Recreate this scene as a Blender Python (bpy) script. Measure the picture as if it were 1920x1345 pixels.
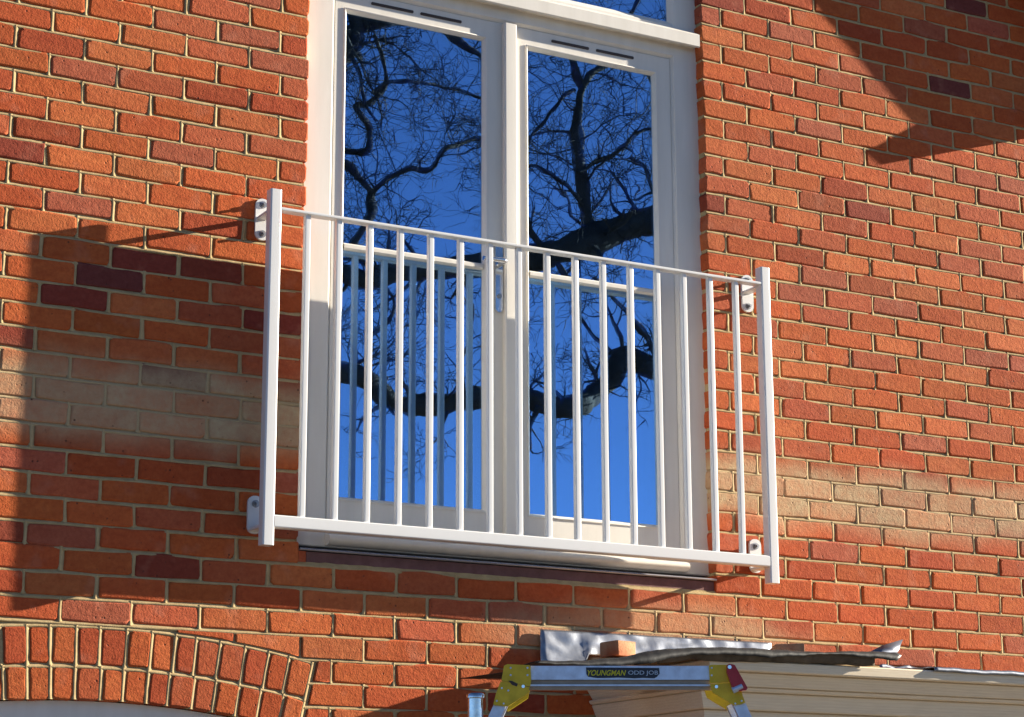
import bpy, bmesh, math, random
from math import sin, cos, tan, pi, radians, sqrt, atan2, hypot
from mathutils import Vector, Matrix, noise as mnoise

for o in list(bpy.data.objects):
    bpy.data.objects.remove(o)
scene = bpy.context.scene
COL = scene.collection
RND = random.Random(11)

# ------------------------------------------------------------------ camera, sky, sun, exposure
# The brick courses (75 mm) and stretchers (225 mm) fix the lens: 75 mm on a 36 mm sensor, eye at 1.6 m.
ZG = 4.45                                   # height of the datum bed joint above the ground
FPX = 4014.6
CAM = (-2.724, -6.2964, -2.8496)            # in datum coordinates (z measured from the datum joint)
ROT = (1.80802793, 0.00326787, -0.50607166)
cd = bpy.data.cameras.new('camera')
cd.sensor_fit = 'HORIZONTAL'
cd.sensor_width = 36.0
cd.lens = FPX / 1920.0 * 36.0
cd.clip_start = 0.05
cd.clip_end = 2000.0
cam = bpy.data.objects.new('camera', cd)
COL.objects.link(cam)
cam.location = (CAM[0], CAM[1], CAM[2] + ZG)
cam.rotation_euler = ROT
scene.camera = cam

SUN_OFF = radians(10.0)                     # sun grazes the wall: 10 degrees off its plane
SUN_EL = radians(17.0)
sdir = Vector((cos(SUN_EL) * cos(SUN_OFF), -cos(SUN_EL) * sin(SUN_OFF), sin(SUN_EL)))
world = bpy.data.worlds.new('World')
scene.world = world
world.use_nodes = True
wn = world.node_tree
wn.nodes.clear()
sky = wn.nodes.new('ShaderNodeTexSky')
sky.sky_type = 'NISHITA'
sky.sun_disc = False
sky.sun_elevation = SUN_EL
sky.sun_rotation = atan2(sdir.x, sdir.y)
sky.air_density = 0.5
sky.dust_density = 0.1
sky.ozone_density = 4.0
bg = wn.nodes.new('ShaderNodeBackground')
bg.inputs['Strength'].default_value = 0.05
wo = wn.nodes.new('ShaderNodeOutputWorld')
wn.links.new(sky.outputs[0], bg.inputs['Color'])
wn.links.new(bg.outputs[0], wo.inputs['Surface'])
sl = bpy.data.lights.new('sun', 'SUN')
sl.energy = 5.0
sl.angle = radians(0.45)
sl.color = (1.0, 0.90, 0.74)
so = bpy.data.objects.new('sun', sl)
COL.objects.link(so)
so.rotation_euler = sdir.to_track_quat('Z', 'Y').to_euler()
so.location = (12, -6, 12)
scene.view_settings.view_transform = 'Standard'
scene.view_settings.look = 'None'
scene.view_settings.gamma = 1.0
scene.view_settings.exposure = 1.74
scene.render.resolution_x = 1024
scene.render.resolution_y = 717

# pixel of the photograph -> point on the plane Y = y0 (datum coordinates)
_M = Matrix.Rotation(ROT[2], 3, 'Z') @ Matrix.Rotation(ROT[1], 3, 'Y') @ Matrix.Rotation(ROT[0], 3, 'X')
def un(px, py, y0=0.0):
    d = _M @ Vector(((px - 960) / FPX, -(py - 672.5) / FPX, -1))
    t = (y0 - CAM[1]) / d.y
    return Vector(CAM) + d * t
def pr(p):
    c = _M.transposed() @ (Vector(p) - Vector(CAM))
    return 960 + FPX * c.x / -c.z, 672.5 - FPX * c.y / -c.z

# ------------------------------------------------------------------ materials
def new_mat(name):
    m = bpy.data.materials.new(name)
    m.use_nodes = True
    nt = m.node_tree
    b = nt.nodes['Principled BSDF']
    return m, nt, b
def N(nt, t, **kw):
    n = nt.nodes.new(t)
    for k, v in kw.items():
        if k.startswith('i_'):
            n.inputs[k[2:].replace('_', ' ')].default_value = v
        else:
            setattr(n, k, v)
    return n
def noise(nt, scale, detail=4.0, rough=0.55, vec=None):
    n = N(nt, 'ShaderNodeTexNoise')
    n.inputs['Scale'].default_value = scale
    n.inputs['Detail'].default_value = detail
    n.inputs['Roughness'].default_value = rough
    if vec is not None:
        nt.links.new(vec, n.inputs['Vector'])
    return n.outputs['Fac']
def maprange(nt, val, a, b, c=0.0, d=1.0, smooth=False):
    n = N(nt, 'ShaderNodeMapRange')
    if smooth:
        n.interpolation_type = 'SMOOTHSTEP'
    n.inputs['From Min'].default_value = a
    n.inputs['From Max'].default_value = b
    n.inputs['To Min'].default_value = c
    n.inputs['To Max'].default_value = d
    nt.links.new(val, n.inputs['Value'])
    return n.outputs['Result']
def math_(nt, op, a, b=None):
    n = N(nt, 'ShaderNodeMath')
    n.operation = op
    for i, v in enumerate((a, b)):
        if v is None:
            continue
        if isinstance(v, (int, float)):
            n.inputs[i].default_value = v
        else:
            nt.links.new(v, n.inputs[i])
    return n.outputs[0]
def mix(nt, fac, a, b, blend='MIX'):
    n = N(nt, 'ShaderNodeMix')
    n.data_type = 'RGBA'
    n.blend_type = blend
    for i, v in ((0, fac), (6, a), (7, b)):
        if isinstance(v, (int, float)):
            n.inputs[i].default_value = v
        elif isinstance(v, tuple):
            n.inputs[i].default_value = (*v, 1.0) if len(v) == 3 else v
        else:
            nt.links.new(v, n.inputs[i])
    return n.outputs[2]
def bump(nt, height, strength, dist, normal=None):
    n = N(nt, 'ShaderNodeBump')
    n.inputs['Strength'].default_value = strength
    n.inputs['Distance'].default_value = dist
    nt.links.new(height, n.inputs['Height'])
    if normal is not None:
        nt.links.new(normal, n.inputs['Normal'])
    return n.outputs['Normal']

def stain_mask(nt):
    """lime wash-down: a pale band along the wall at sill height and a patch over the canopy"""
    g = N(nt, 'ShaderNodeNewGeometry')
    pos = g.outputs['Position']
    s = N(nt, 'ShaderNodeSeparateXYZ')
    nt.links.new(pos, s.inputs[0])
    n1 = noise(nt, 2.2, 3, 0.6, pos)
    zc = math_(nt, 'ADD', s.outputs['Z'], math_(nt, 'MULTIPLY', math_(nt, 'SUBTRACT', n1, 0.5), 0.22))
    zr = math_(nt, 'ADD', zc, maprange(nt, s.outputs['X'], 0.3, 1.8, -0.035, 0.055))
    dz = math_(nt, 'ABSOLUTE', math_(nt, 'SUBTRACT', zr, ZG - 0.075 * 19.2))
    band = maprange(nt, dz, 0.05, 0.175, 1.0, 0.0, True)
    # weaker near the middle of the right-hand field's top, present on both sides
    dx = math_(nt, 'DIVIDE', math_(nt, 'SUBTRACT', s.outputs['X'], 1.35), 0.75)
    dzz = math_(nt, 'DIVIDE', math_(nt, 'SUBTRACT', zc, ZG - 0.075 * 27.2), 0.13)
    r = math_(nt, 'SQRT', math_(nt, 'ADD', math_(nt, 'MULTIPLY', dx, dx), math_(nt, 'MULTIPLY', dzz, dzz)))
    patch = maprange(nt, r, 0.5, 1.15, 0.75, 0.0, True)
    m = math_(nt, 'MAXIMUM', band, patch)
    n2 = noise(nt, 9.0, 4, 0.6, pos)
    return math_(nt, 'MULTIPLY', m, maprange(nt, n2, 0.25, 0.62, 0.62, 1.0)), pos

def brick_material(name, per_object):
    m, nt, b = new_mat(name)
    stain, pos = stain_mask(nt)
    if per_object:
        oi = N(nt, 'ShaderNodeObjectInfo')
        tint = oi.outputs['Color']
    else:
        at = N(nt, 'ShaderNodeAttribute')
        at.attribute_name = 'tint'
        tint = at.outputs['Color']
    mp = N(nt, 'ShaderNodeMapping')
    mp.inputs['Scale'].default_value = (1.0, 1.0, 1.9)
    nt.links.new(pos, mp.inputs['Vector'])
    nbig = noise(nt, 17.0, 4, 0.6, mp.outputs[0])
    c = mix(nt, maprange(nt, nbig, 0.32, 0.7), tint, (0.84, 0.70, 0.66), 'MULTIPLY')
    nmid = noise(nt, 70.0, 5, 0.62, pos)
    c = mix(nt, maprange(nt, nmid, 0.38, 0.68, 0.0, 0.5), c, mix(nt, 1.0, c, (0.62, 0.50, 0.48), 'MULTIPLY'))
    # kiln bloom: pale flush here and there
    bl = maprange(nt, noise(nt, 11.0, 3, 0.5, pos), 0.58, 0.74, 0.0, 0.26)
    c = mix(nt, bl, c, (0.50, 0.23, 0.15))
    cell = N(nt, 'ShaderNodeTexWhiteNoise')
    if per_object:
        nt.links.new(oi.outputs['Random'], cell.inputs['Vector'])
    else:
        nt.links.new(tint, cell.inputs['Vector'])
    amt = math_(nt, 'MULTIPLY', stain, maprange(nt, cell.outputs['Value'], 0.0, 1.0, 0.66, 1.1))
    mott = maprange(nt, noise(nt, 38.0, 5, 0.7, pos), 0.30, 0.66, 0.62, 1.0)
    c = mix(nt, math_(nt, 'MULTIPLY', amt, mott), c, (0.50, 0.375, 0.215))
    v = N(nt, 'ShaderNodeTexVoronoi')
    v.inputs['Scale'].default_value = 46.0
    nt.links.new(pos, v.inputs['Vector'])
    gate = maprange(nt, noise(nt, 23.0, 2, 0.5, pos), 0.54, 0.62)
    pit = math_(nt, 'MULTIPLY', maprange(nt, v.outputs['Distance'], 0.06, 0.22, 1.0, 0.0, True), gate)
    c = mix(nt, math_(nt, 'MULTIPLY', pit, 0.8), c, (0.06, 0.028, 0.02))
    nt.links.new(c, b.inputs['Base Color'])
    b.inputs['Roughness'].default_value = 0.92
    b.inputs['Specular IOR Level'].default_value = 0.25
    fine = noise(nt, 420.0, 4, 0.65, pos)
    h = math_(nt, 'ADD', math_(nt, 'MULTIPLY', nmid, 0.8), math_(nt, 'MULTIPLY', fine, 0.32))
    h = math_(nt, 'ADD', h, math_(nt, 'MULTIPLY', noise(nt, 165.0, 3, 0.6, pos), 0.55))
    h = math_(nt, 'SUBTRACT', h, math_(nt, 'MULTIPLY', pit, 0.9))
    fold = N(nt, 'ShaderNodeMapping')
    fold.inputs['Scale'].default_value = (22.0, 22.0, 60.0)
    fold.inputs['Rotation'].default_value = (0.0, 0.5, 0.0)
    nt.links.new(pos, fold.inputs['Vector'])
    h = math_(nt, 'ADD', h, math_(nt, 'MULTIPLY', noise(nt, 1.0, 4, 0.7, fold.outputs[0]), 0.5))
    n1 = bump(nt, h, 1.0, 0.0023)
    n2 = bump(nt, nbig, 0.5, 0.004, n1)
    nt.links.new(n2, b.inputs['Normal'])
    return m

def mortar_material():
    m, nt, b = new_mat('mortar_lime_sand')
    stain, pos = stain_mask(nt)
    c = mix(nt, maprange(nt, noise(nt, 26.0, 5, 0.6, pos), 0.3, 0.7), (0.36, 0.262, 0.128), (0.49, 0.365, 0.19))
    c = mix(nt, math_(nt, 'MULTIPLY', stain, 0.75), c, (0.46, 0.345, 0.20))
    c = mix(nt, maprange(nt, noise(nt, 600.0, 2, 0.6, pos), 0.52, 0.75, 0.0, 0.5), c, (0.19, 0.14, 0.08))
    nt.links.new(c, b.inputs['Base Color'])
    b.inputs['Roughness'].default_value = 0.95
    b.inputs['Specular IOR Level'].default_value = 0.15
    h = math_(nt, 'ADD', noise(nt, 110.0, 4, 0.6, pos), math_(nt, 'MULTIPLY', noise(nt, 700.0, 3, 0.6, pos), 0.5))
    nt.links.new(bump(nt, h, 0.55, 0.0014), b.inputs['Normal'])
    return m

def plain(name, col, rough=0.5, metal=0.0, spec=0.5, var=0.06, vscale=8.0, bscale=60.0, bdist=0.0, bstr=0.3, coat=0.0):
    m, nt, b = new_mat(name)
    tc = N(nt, 'ShaderNodeNewGeometry')
    f = noise(nt, vscale, 4, 0.6, tc.outputs['Position'])
    dark = tuple(max(0.0, x * (1 - var * 2.2)) for x in col)
    c = mix(nt, maprange(nt, f, 0.32, 0.7), dark, col)
    nt.links.new(c, b.inputs['Base Color'])
    nt.links.new(maprange(nt, f, 0.3, 0.7, rough * 1.15, rough * 0.85), b.inputs['Roughness'])
    b.inputs['Metallic'].default_value = metal
    b.inputs['Specular IOR Level'].default_value = spec
    b.inputs['Coat Weight'].default_value = coat
    if bdist > 0:
        nt.links.new(bump(nt, noise(nt, bscale, 4, 0.6, tc.outputs['Position']), bstr, bdist), b.inputs['Normal'])
    return m

def pvc_material():
    """white window paint: faint run-off grime"""
    m, nt, b = new_mat('window_white')
    g = N(nt, 'ShaderNodeNewGeometry')
    mp = N(nt, 'ShaderNodeMapping')
    mp.inputs['Scale'].default_value = (9.0, 9.0, 1.2)
    nt.links.new(g.outputs['Position'], mp.inputs['Vector'])
    f = noise(nt, 2.0, 5, 0.6, mp.outputs[0])
    c = mix(nt, maprange(nt, f, 0.35, 0.75), (0.73, 0.69, 0.62), (0.655, 0.615, 0.545))
    nt.links.new(c, b.inputs['Base Color'])
    b.inputs['Roughness'].default_value = 0.42
    nt.links.new(bump(nt, noise(nt, 130.0, 3, 0.5, g.outputs['Position']), 0.12, 0.0006), b.inputs['Normal'])
    return m

def glass_material():
    m, nt, b = new_mat('sky_tinted_glass')
    nt.nodes.remove(b)
    out = nt.nodes['Material Output']
    g = N(nt, 'ShaderNodeNewGeometry')
    gl = N(nt, 'ShaderNodeBsdfGlossy')
    gl.inputs['Color'].default_value = (0.42, 0.69, 1.0, 1)  # deep blue of the reflected sky is tinted into the gloss colour
    gl.inputs['Roughness'].default_value = 0.004
    tr = N(nt, 'ShaderNodeBsdfTransparent')
    tr.inputs['Color'].default_value = (0.86, 0.91, 0.94, 1)
    fr = N(nt, 'ShaderNodeFresnel')
    fr.inputs['IOR'].default_value = 1.5
    fac = math_(nt, 'MINIMUM', math_(nt, 'ADD', math_(nt, 'MULTIPLY', fr.outputs[0], 1.0), 0.58), 0.94)
    gm = N(nt, 'ShaderNodeMapping')
    gm.inputs['Scale'].default_value = (1.0, 90.0, 0.8)
    nt.links.new(g.outputs['Position'], gm.inputs['Vector'])
    n = bump(nt, noise(nt, 4.0, 2, 0.5, gm.outputs[0]), 0.5, 0.0007)
    nt.links.new(n, gl.inputs['Normal'])
    mx = N(nt, 'ShaderNodeMixShader')
    nt.links.new(fac, mx.inputs[0])
    nt.links.new(tr.outputs[0], mx.inputs[1])
    nt.links.new(gl.outputs[0], mx.inputs[2])
    nt.links.new(mx.outputs[0], out.inputs['Surface'])
    return m

def wood_material(name, a, c2, axis_scale, knots=True):
    m, nt, b = new_mat(name)
    g = N(nt, 'ShaderNodeNewGeometry')
    mp = N(nt, 'ShaderNodeMapping')
    mp.inputs['Scale'].default_value = axis_scale
    nt.links.new(g.outputs['Position'], mp.inputs['Vector'])
    w = N(nt, 'ShaderNodeTexWave')
    w.bands_direction = 'Z'
    w.inputs['Scale'].default_value = 5.0
    w.inputs['Distortion'].default_value = 5.0
    w.inputs['Detail'].default_value = 3.0
    w.inputs['Detail Scale'].default_value = 1.4
    nt.links.new(mp.outputs[0], w.inputs['Vector'])
    gr = noise(nt, 40.0, 4, 0.6, mp.outputs[0])
    c = mix(nt, maprange(nt, w.outputs['Fac'], 0.0, 1.0, 0.0, 0.8), a, c2)
    c = mix(nt, maprange(nt, gr, 0.4, 0.7, 0.0, 0.35), c, tuple(x * 0.7 for x in c2))
    if knots:
        v = N(nt, 'ShaderNodeTexVoronoi')
        v.inputs['Scale'].default_value = 4.2
        nt.links.new(g.outputs['Position'], v.inputs['Vector'])
        c = mix(nt, maprange(nt, v.outputs['Distance'], 0.03, 0.055, 0.85, 0.0), c, (0.10, 0.05, 0.02))
    nt.links.new(c, b.inputs['Base Color'])
    b.inputs['Roughness'].default_value = 0.62
    nt.links.new(bump(nt, gr, 0.3, 0.001), b.inputs['Normal'])
    return m

def lead_material():
    m, nt, b = new_mat('sheet_lead')
    g = N(nt, 'ShaderNodeNewGeometry')
    f = noise(nt, 14.0, 5, 0.65, g.outputs['Position'])
    c = mix(nt, maprange(nt, f, 0.35, 0.7), (0.20, 0.22, 0.27), (0.32, 0.335, 0.36))
    nt.links.new(c, b.inputs['Base Color'])
    b.inputs['Metallic'].default_value = 0.85
    nt.links.new(maprange(nt, f, 0.3, 0.7, 0.5, 0.34), b.inputs['Roughness'])
    nt.links.new(bump(nt, noise(nt, 18.0, 3, 0.5, g.outputs['Position']), 0.35, 0.004), b.inputs['Normal'])
    return m

def ground_material():
    m, nt, b = new_mat('paving')
    g = N(nt, 'ShaderNodeNewGeometry')
    f = noise(nt, 1.3, 6, 0.6, g.outputs['Position'])
    c = mix(nt, f, (0.075, 0.068, 0.058), (0.14, 0.125, 0.105))
    nt.links.new(c, b.inputs['Base Color'])
    b.inputs['Roughness'].default_value = 0.9
    nt.links.new(bump(nt, noise(nt, 60, 4, 0.6, g.outputs['Position']), 0.4, 0.01), b.inputs['Normal'])
    return m

MAT = {}
MAT['brick'] = brick_material('clay_brick', True)
MAT['brick_far'] = brick_material('clay_brick_joined', False)
MAT['mortar'] = mortar_material()
MAT['pvc'] = pvc_material()
MAT['glass'] = glass_material()
MAT['steel_white'] = plain('powder_coat_white', (0.74, 0.735, 0.715), 0.33, 0, 0.5, 0.03, 6, 240, 0.0004, 0.18, 0.15)
MAT['bolt'] = plain('zinc_bolt', (0.42, 0.42, 0.42), 0.4, 0.9, 0.5, 0.15, 60)
MAT['chrome'] = plain('polished_handle', (0.80, 0.82, 0.84), 0.10, 1.0, 0.5, 0.03)
MAT['steel_tube'] = plain('galvanised_tube', (0.66, 0.66, 0.65), 0.16, 1.0, 0.5, 0.12, 30, 90, 0.0006)
MAT['dark_vent'] = plain('vent_brown', (0.055, 0.035, 0.028), 0.6)
MAT['alu_sill'] = plain('sill_metal', (0.36, 0.34, 0.36), 0.4, 0.6, 0.5, 0.1, 20)
MAT['sill_brown'] = plain('sill_brown', (0.20, 0.092, 0.085), 0.8, 0, 0.3, 0.15, 20, 90, 0.001)
MAT['room'] = plain('room_dark', (0.24, 0.23, 0.22), 0.9)
MAT['alu'] = plain('ladder_aluminium_sky_tint', (0.62, 0.69, 0.82), 0.36, 0.55, 0.5, 0.10, 40, 200, 0.0004)  # bluish base: the sky's reflection is painted into the metal colour
MAT['alu_under'] = plain('ladder_aluminium_wall_tint', (0.36, 0.29, 0.22), 0.5, 0.3, 0.5, 0.10, 40)  # same aluminium, browned and darkened to paint in the wall's reflection
MAT['yellow'] = plain('hinge_yellow', (0.76, 0.52, 0.010), 0.45, 0, 0.5, 0.12, 25, 120, 0.0006)
MAT['red'] = plain('lever_red', (0.42, 0.010, 0.018), 0.35, 0, 0.5, 0.08, 25)
MAT['navy'] = plain('sticker_navy', (0.012, 0.016, 0.034), 0.4, 0, 0.5, 0.2, 60)
MAT['text_yellow'] = plain('print_yellow', (0.62, 0.55, 0.015), 0.5)
MAT['text_pale'] = plain('print_pale', (0.42, 0.52, 0.62), 0.5)
MAT['wood'] = wood_material('canopy_timber', (0.82, 0.69, 0.50), (0.76, 0.62, 0.43), (0.35, 2.6, 7.0))
MAT['wood_end'] = wood_material('canopy_timber_side', (0.60, 0.38, 0.20), (0.50, 0.29, 0.13), (2.6, 0.35, 7.0))
MAT['lead'] = lead_material()
MAT['felt'] = plain('black_membrane', (0.010, 0.010, 0.010), 0.6, 0, 0.5, 0.3, 20, 40, 0.002, 0.4)
MAT['underlay'] = plain('felt_underlay', (0.13, 0.105, 0.078), 0.8, 0, 0.3, 0.25, 20)
MAT['bark'] = plain('bark', (0.095, 0.082, 0.068), 0.9, 0, 0.2, 0.25, 3, 25, 0.02, 0.6)
MAT['roof'] = plain('roof_tile', (0.10, 0.065, 0.05), 0.85, 0, 0.3, 0.2, 4, 20, 0.01)
MAT['barge'] = plain('barge_white', (0.78, 0.77, 0.74), 0.5)
MAT['ground'] = ground_material()

# ------------------------------------------------------------------ mesh helpers (datum coordinates in, world out)
class MB:
    def __init__(self):
        self.v = []; self.f = []
    def add(self, vs, fs):
        o = len(self.v)
        self.v += [tuple(p) for p in vs]
        self.f += [tuple(i + o for i in f) for f in fs]
        return self
    def prism(self, prof, axis, a, b):
        """closed outline extruded along an axis. prof in the two other axes, kept order x<y<z"""
        n = len(prof)
        def P(u, w, t):
            return {'x': (t, u, w), 'y': (u, t, w), 'z': (u, w, t)}[axis]
        vs = [P(u, w, a) for u, w in prof] + [P(u, w, b) for u, w in prof]
        fs = [(i, (i + 1) % n, n + (i + 1) % n, n + i) for i in range(n)]
        fs += [tuple(reversed(range(n))), tuple(range(n, 2 * n))]
        return self.add(vs, fs)
    def box(self, x0, x1, y0, y1, z0, z1):
        return self.prism([(y0, z0), (y1, z0), (y1, z1), (y0, z1)], 'x', x0, x1)
    def rbar(self, axis, u0, u1, w0, w1, a, b, r=0.004, seg=3):
        return self.prism(rrect(u0, u1, w0, w1, r, seg), axis, a, b)
    def ring(self, rects):
        """nested rectangles (x0,x1,z0,z1,y): a mitred frame swept through them"""
        vs = []; fs = []
        for x0, x1, z0, z1, y in rects:
            vs += [(x0, y, z0), (x1, y, z0), (x1, y, z1), (x0, y, z1)]
        for k in range(len(rects) - 1):
            for i in range(4):
                j = (i + 1) % 4
                fs.append((4 * k + i, 4 * k + j, 4 * k + 4 + j, 4 * k + 4 + i))
        return self.add(vs, fs)
    def tube(self, pts, rad, n=8, cap=True):
        pts = [Vector(p) for p in pts]
        if not isinstance(rad, (list, tuple)):
            rad = [rad] * len(pts)
        vs = []; fs = []
        ref = None
        for i, p in enumerate(pts):
            d = (pts[min(i + 1, len(pts) - 1)] - pts[max(i - 1, 0)]).normalized()
            if ref is None:
                ref = d.orthogonal().normalized()
            ref = (ref - d * ref.dot(d))
            ref = ref.normalized() if ref.length > 1e-6 else d.orthogonal().normalized()
            q = d.cross(ref)
            for k in range(n):
                a = 2 * pi * k / n
                vs.append(p + (ref * cos(a) + q * sin(a)) * rad[i])
        for i in range(len(pts) - 1):
            for k in range(n):
                l = (k + 1) % n
                fs.append((i * n + k, i * n + l, (i + 1) * n + l, (i + 1) * n + k))
        if cap:
            fs.append(tuple(reversed(range(n))))
            fs.append(tuple(range((len(pts) - 1) * n, len(pts) * n)))
        return self.add(vs, fs)
    def build(self, name, mat, parent=None, smooth=True, angle=35, flipfix=True):
        me = bpy.data.meshes.new(name)
        org = Vector((0, 0, 0)) if parent is None else wloc(parent)
        me.from_pydata([(x - org.x, y - org.y, z + ZG - org.z) for x, y, z in self.v], [], self.f)
        if flipfix:
            bm = bmesh.new(); bm.from_mesh(me)
            bmesh.ops.recalc_face_normals(bm, faces=bm.faces)
            bm.to_mesh(me); bm.free()
        if smooth:
            for p in me.polygons:
                p.use_smooth = True
            me.set_sharp_from_angle(angle=radians(angle))
        me.materials.append(mat if not isinstance(mat, str) else MAT[mat])
        o = bpy.data.objects.new(name, me)
        COL.objects.link(o)
        if parent is not None:
            o.parent = parent
        if smooth and angle < 50 and flipfix:
            w = o.modifiers.new('normals', 'WEIGHTED_NORMAL')
            w.keep_sharp = True
        return o

WL = {}
def wloc(o):
    v = Vector((0, 0, 0))
    while o is not None:
        v += o.location
        o = o.parent
    return v
def rrect(u0, u1, w0, w1, r, seg=3):
    out = []
    for cu, cw, a0 in ((u1 - r, w1 - r, 0), (u0 + r, w1 - r, 90), (u0 + r, w0 + r, 180), (u1 - r, w0 + r, 270)):
        for k in range(seg + 1):
            a = radians(a0 + 90.0 * k / seg)
            out.append((cu + r * cos(a), cw + r * sin(a)))
    return out
def tag(o, label, cat, group=None):
    o['label'] = label
    o['category'] = cat
    if group:
        o['group'] = group
    return o
def thing(name, loc, label, cat, group=None):
    o = bpy.data.objects.new(name, None)
    o.empty_display_size = 0.1
    COL.objects.link(o)
    o.location = (loc[0], loc[1], loc[2] + ZG)
    return tag(o, label, cat, group)
def struct(o):
    o['kind'] = 'structure'
    return o

# ------------------------------------------------------------------ ground
g = MB().add([(-400, -400, -ZG), (400, -400, -ZG), (400, 400, -ZG), (-400, 400, -ZG)], [(0, 1, 2, 3)])
struct(g.build('ground', 'ground'))

# ------------------------------------------------------------------ brick wall
OPX0, OPX1 = -0.012, 1.600                  # window opening
OPZ0, OPZ1 = -1.868, 1.125
ACX, ACZ = -0.690, -5.630                   # arch centre
R_I, R_M, R_E = 3.300, 3.402, 3.522
A_HALF = 0.712
WX0, WX1 = -1.72, 3.32
def rake(x):
    return 0.82 + 0.896 * (3.157 - x) if x > 0.8 else 0.82 + 0.896 * (3.157 - 1.6 + x)
def arc(x, R):
    d = x - ACX
    return ACZ + sqrt(max(R * R - d * d, 0.01))

wall = thing('brick_wall', (0.8, 0.0, -ZG), 'sunlit red brick gable wall with pale mortar joints round the tall white window', 'wall')

PAL = [((0.50, 0.120, 0.034), 30), ((0.46, 0.098, 0.030), 26), ((0.44, 0.110, 0.046), 16), ((0.53, 0.150, 0.050), 14),
       ((0.39, 0.078, 0.028), 5), ((0.41, 0.112, 0.060), 6), ((0.27, 0.055, 0.030), 1.5)]
def pick():
    t = RND.random() * sum(w for _, w in PAL)
    for c, w in PAL:
        t -= w
        if t <= 0:
            break
    k = RND.uniform(0.88, 1.12)
    return tuple(min(1, x * k * q * RND.uniform(0.96, 1.04)) for x, q in zip(c, (1.05, 1.04, 0.98)))
DARK = [(190, 512), (135, 550), (325, 705), (480, 597), (1800, 15), (1790, 160), (265, 490)]
PINK = [(220, 125), (490, 130), (440, 65), (300, 285), (230, 1150), (1500, 60), (1560, 250), (1900, 345), (1655, 560), (1860, 665)]
DARKP = [un(*p) for p in DARK]
PINKP = [un(*p) for p in PINK]
def tint_for(x0, x1, z0, z1):
    for q in DARKP:
        if x0 < q.x < x1 and z0 < q.z < z1:
            return (0.18, 0.046, 0.038) if RND.random() < 0.4 else (0.26, 0.050, 0.032)
    for q in PINKP:
        if x0 < q.x < x1 and z0 < q.z < z1:
            return (0.42, 0.115, 0.056)
    return pick()

def brick_geo(outline, depth, rnd, inset=0.0068, lip=0.0036):
    """rounded-edge brick: outline (x,z) counter-clockwise seen from the front; front at y=0"""
    n = len(outline)
    cx = sum(p[0] for p in outline) / n
    cz = sum(p[1] for p in outline) / n
    hx = max(p[0] for p in outline) - cx
    hz = max(p[1] for p in outline) - cz
    vs = []; no = []
    outs = []
    for i, (x, z) in enumerate(outline):
        xa, za = outline[i - 1]
        xb, zb = outline[(i + 1) % n]
        tx, tz = xb - xa, zb - za
        l = hypot(tx, tz) or 1
        outs.append((tz / l, -tx / l))
    for (x, z), (ox, oz) in zip(outline, outs):
        k = inset * rnd.uniform(0.75, 1.25)
        vs.append((cx + (x - cx) * max(0.2, 1 - k / hx), 0.0, cz + (z - cz) * max(0.2, 1 - k / hz))); no.append((0.0, -1.0, 0.0))
    for (x, z), (ox, oz) in zip(outline, outs):
        vs.append((x, lip * rnd.uniform(0.8, 1.3), z)); no.append((ox * 0.82, -0.57, oz * 0.82))
    for (x, z), (ox, oz) in zip(outline, outs):
        vs.append((x, depth, z)); no.append((ox, 0, oz))
    fs = [tuple(range(n))]
    for i in range(n):
        j = (i + 1) % n
        fs.append((i, n + i, n + j, j))
        fs.append((n + i, 2 * n + i, 2 * n + j, n + j))
    return vs, fs, no
def rect_outline(l, h, rnd, jit=0.0035):
    """ccw from the front (looking along +y, x to the right, z up)"""
    c = min(0.0058, l * 0.1)
    J = lambda: rnd.uniform(-jit, jit)
    a, b = l / 2, h / 2
    cs = [rnd.uniform(0.35, 1.9) * c for _ in range(8)]
    pts = [(-a + cs[0], -b), (J() * 4, -b + J()), (a - cs[1], -b), (a, -b + cs[2]), (a, b - cs[3]), (a - cs[4], b),
           (J() * 4, b + J()), (-a + cs[5], b), (-a, b - cs[6]), (-a, -b + cs[7])]
    return [(x + J(), z + J()) for x, z in pts]

def mesh_from(name, vs, fs, no, mat):
    me = bpy.data.meshes.new(name)
    me.from_pydata(vs, [], fs)
    for p in me.polygons:
        p.use_smooth = True
    me.normals_split_custom_set_from_vertices([Vector(n).normalized() for n in no])
    me.materials.append(MAT[mat])
    return me

# lay the courses
bricks = []          # dict: outline kind, centre, size, depth
JTOP, JBOT = -46, 59
BH = 0.0670
def lay(j):
    zt = -0.075 * j
    zc = zt - 0.0375
    off = 0.0 if j % 2 == 0 else 0.1125
    n0 = int((WX0 - off) / 0.225) - 1
    edges = [off + 0.225 * k for k in range(n0, n0 + 36)]
    segs = []
    for a, b in zip(edges[:-1], edges[1:]):
        segs.append([a + 0.0046, b - 0.0046])
    out = []
    for a, b in segs:
        a = max(a, WX0); b = min(b, WX1)
        if b - a < 0.03:
            continue
        in_open = zc > OPZ0 - 0.01 and zc < OPZ1
        if in_open:
            if a < OPX0 < b:
                b2 = OPX0
                if b2 - a > 0.04: out.append((a, b2, 'j'))
                if b > OPX1: out.append((OPX1, b, 'j'))
                continue
            if a >= OPX0 - 0.02 and b <= OPX1 + 0.02:
                continue
            if a < OPX1 < b or abs(a - OPX1) < 0.03:
                a2 = OPX1
                if b - a2 > 0.04: out.append((a2, b, 'j'))
                continue
            if abs(b - OPX0) < 0.02: 
                out.append((a, OPX0, 'j')); continue
        out.append((a, b, ''))
    return zc, out
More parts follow.
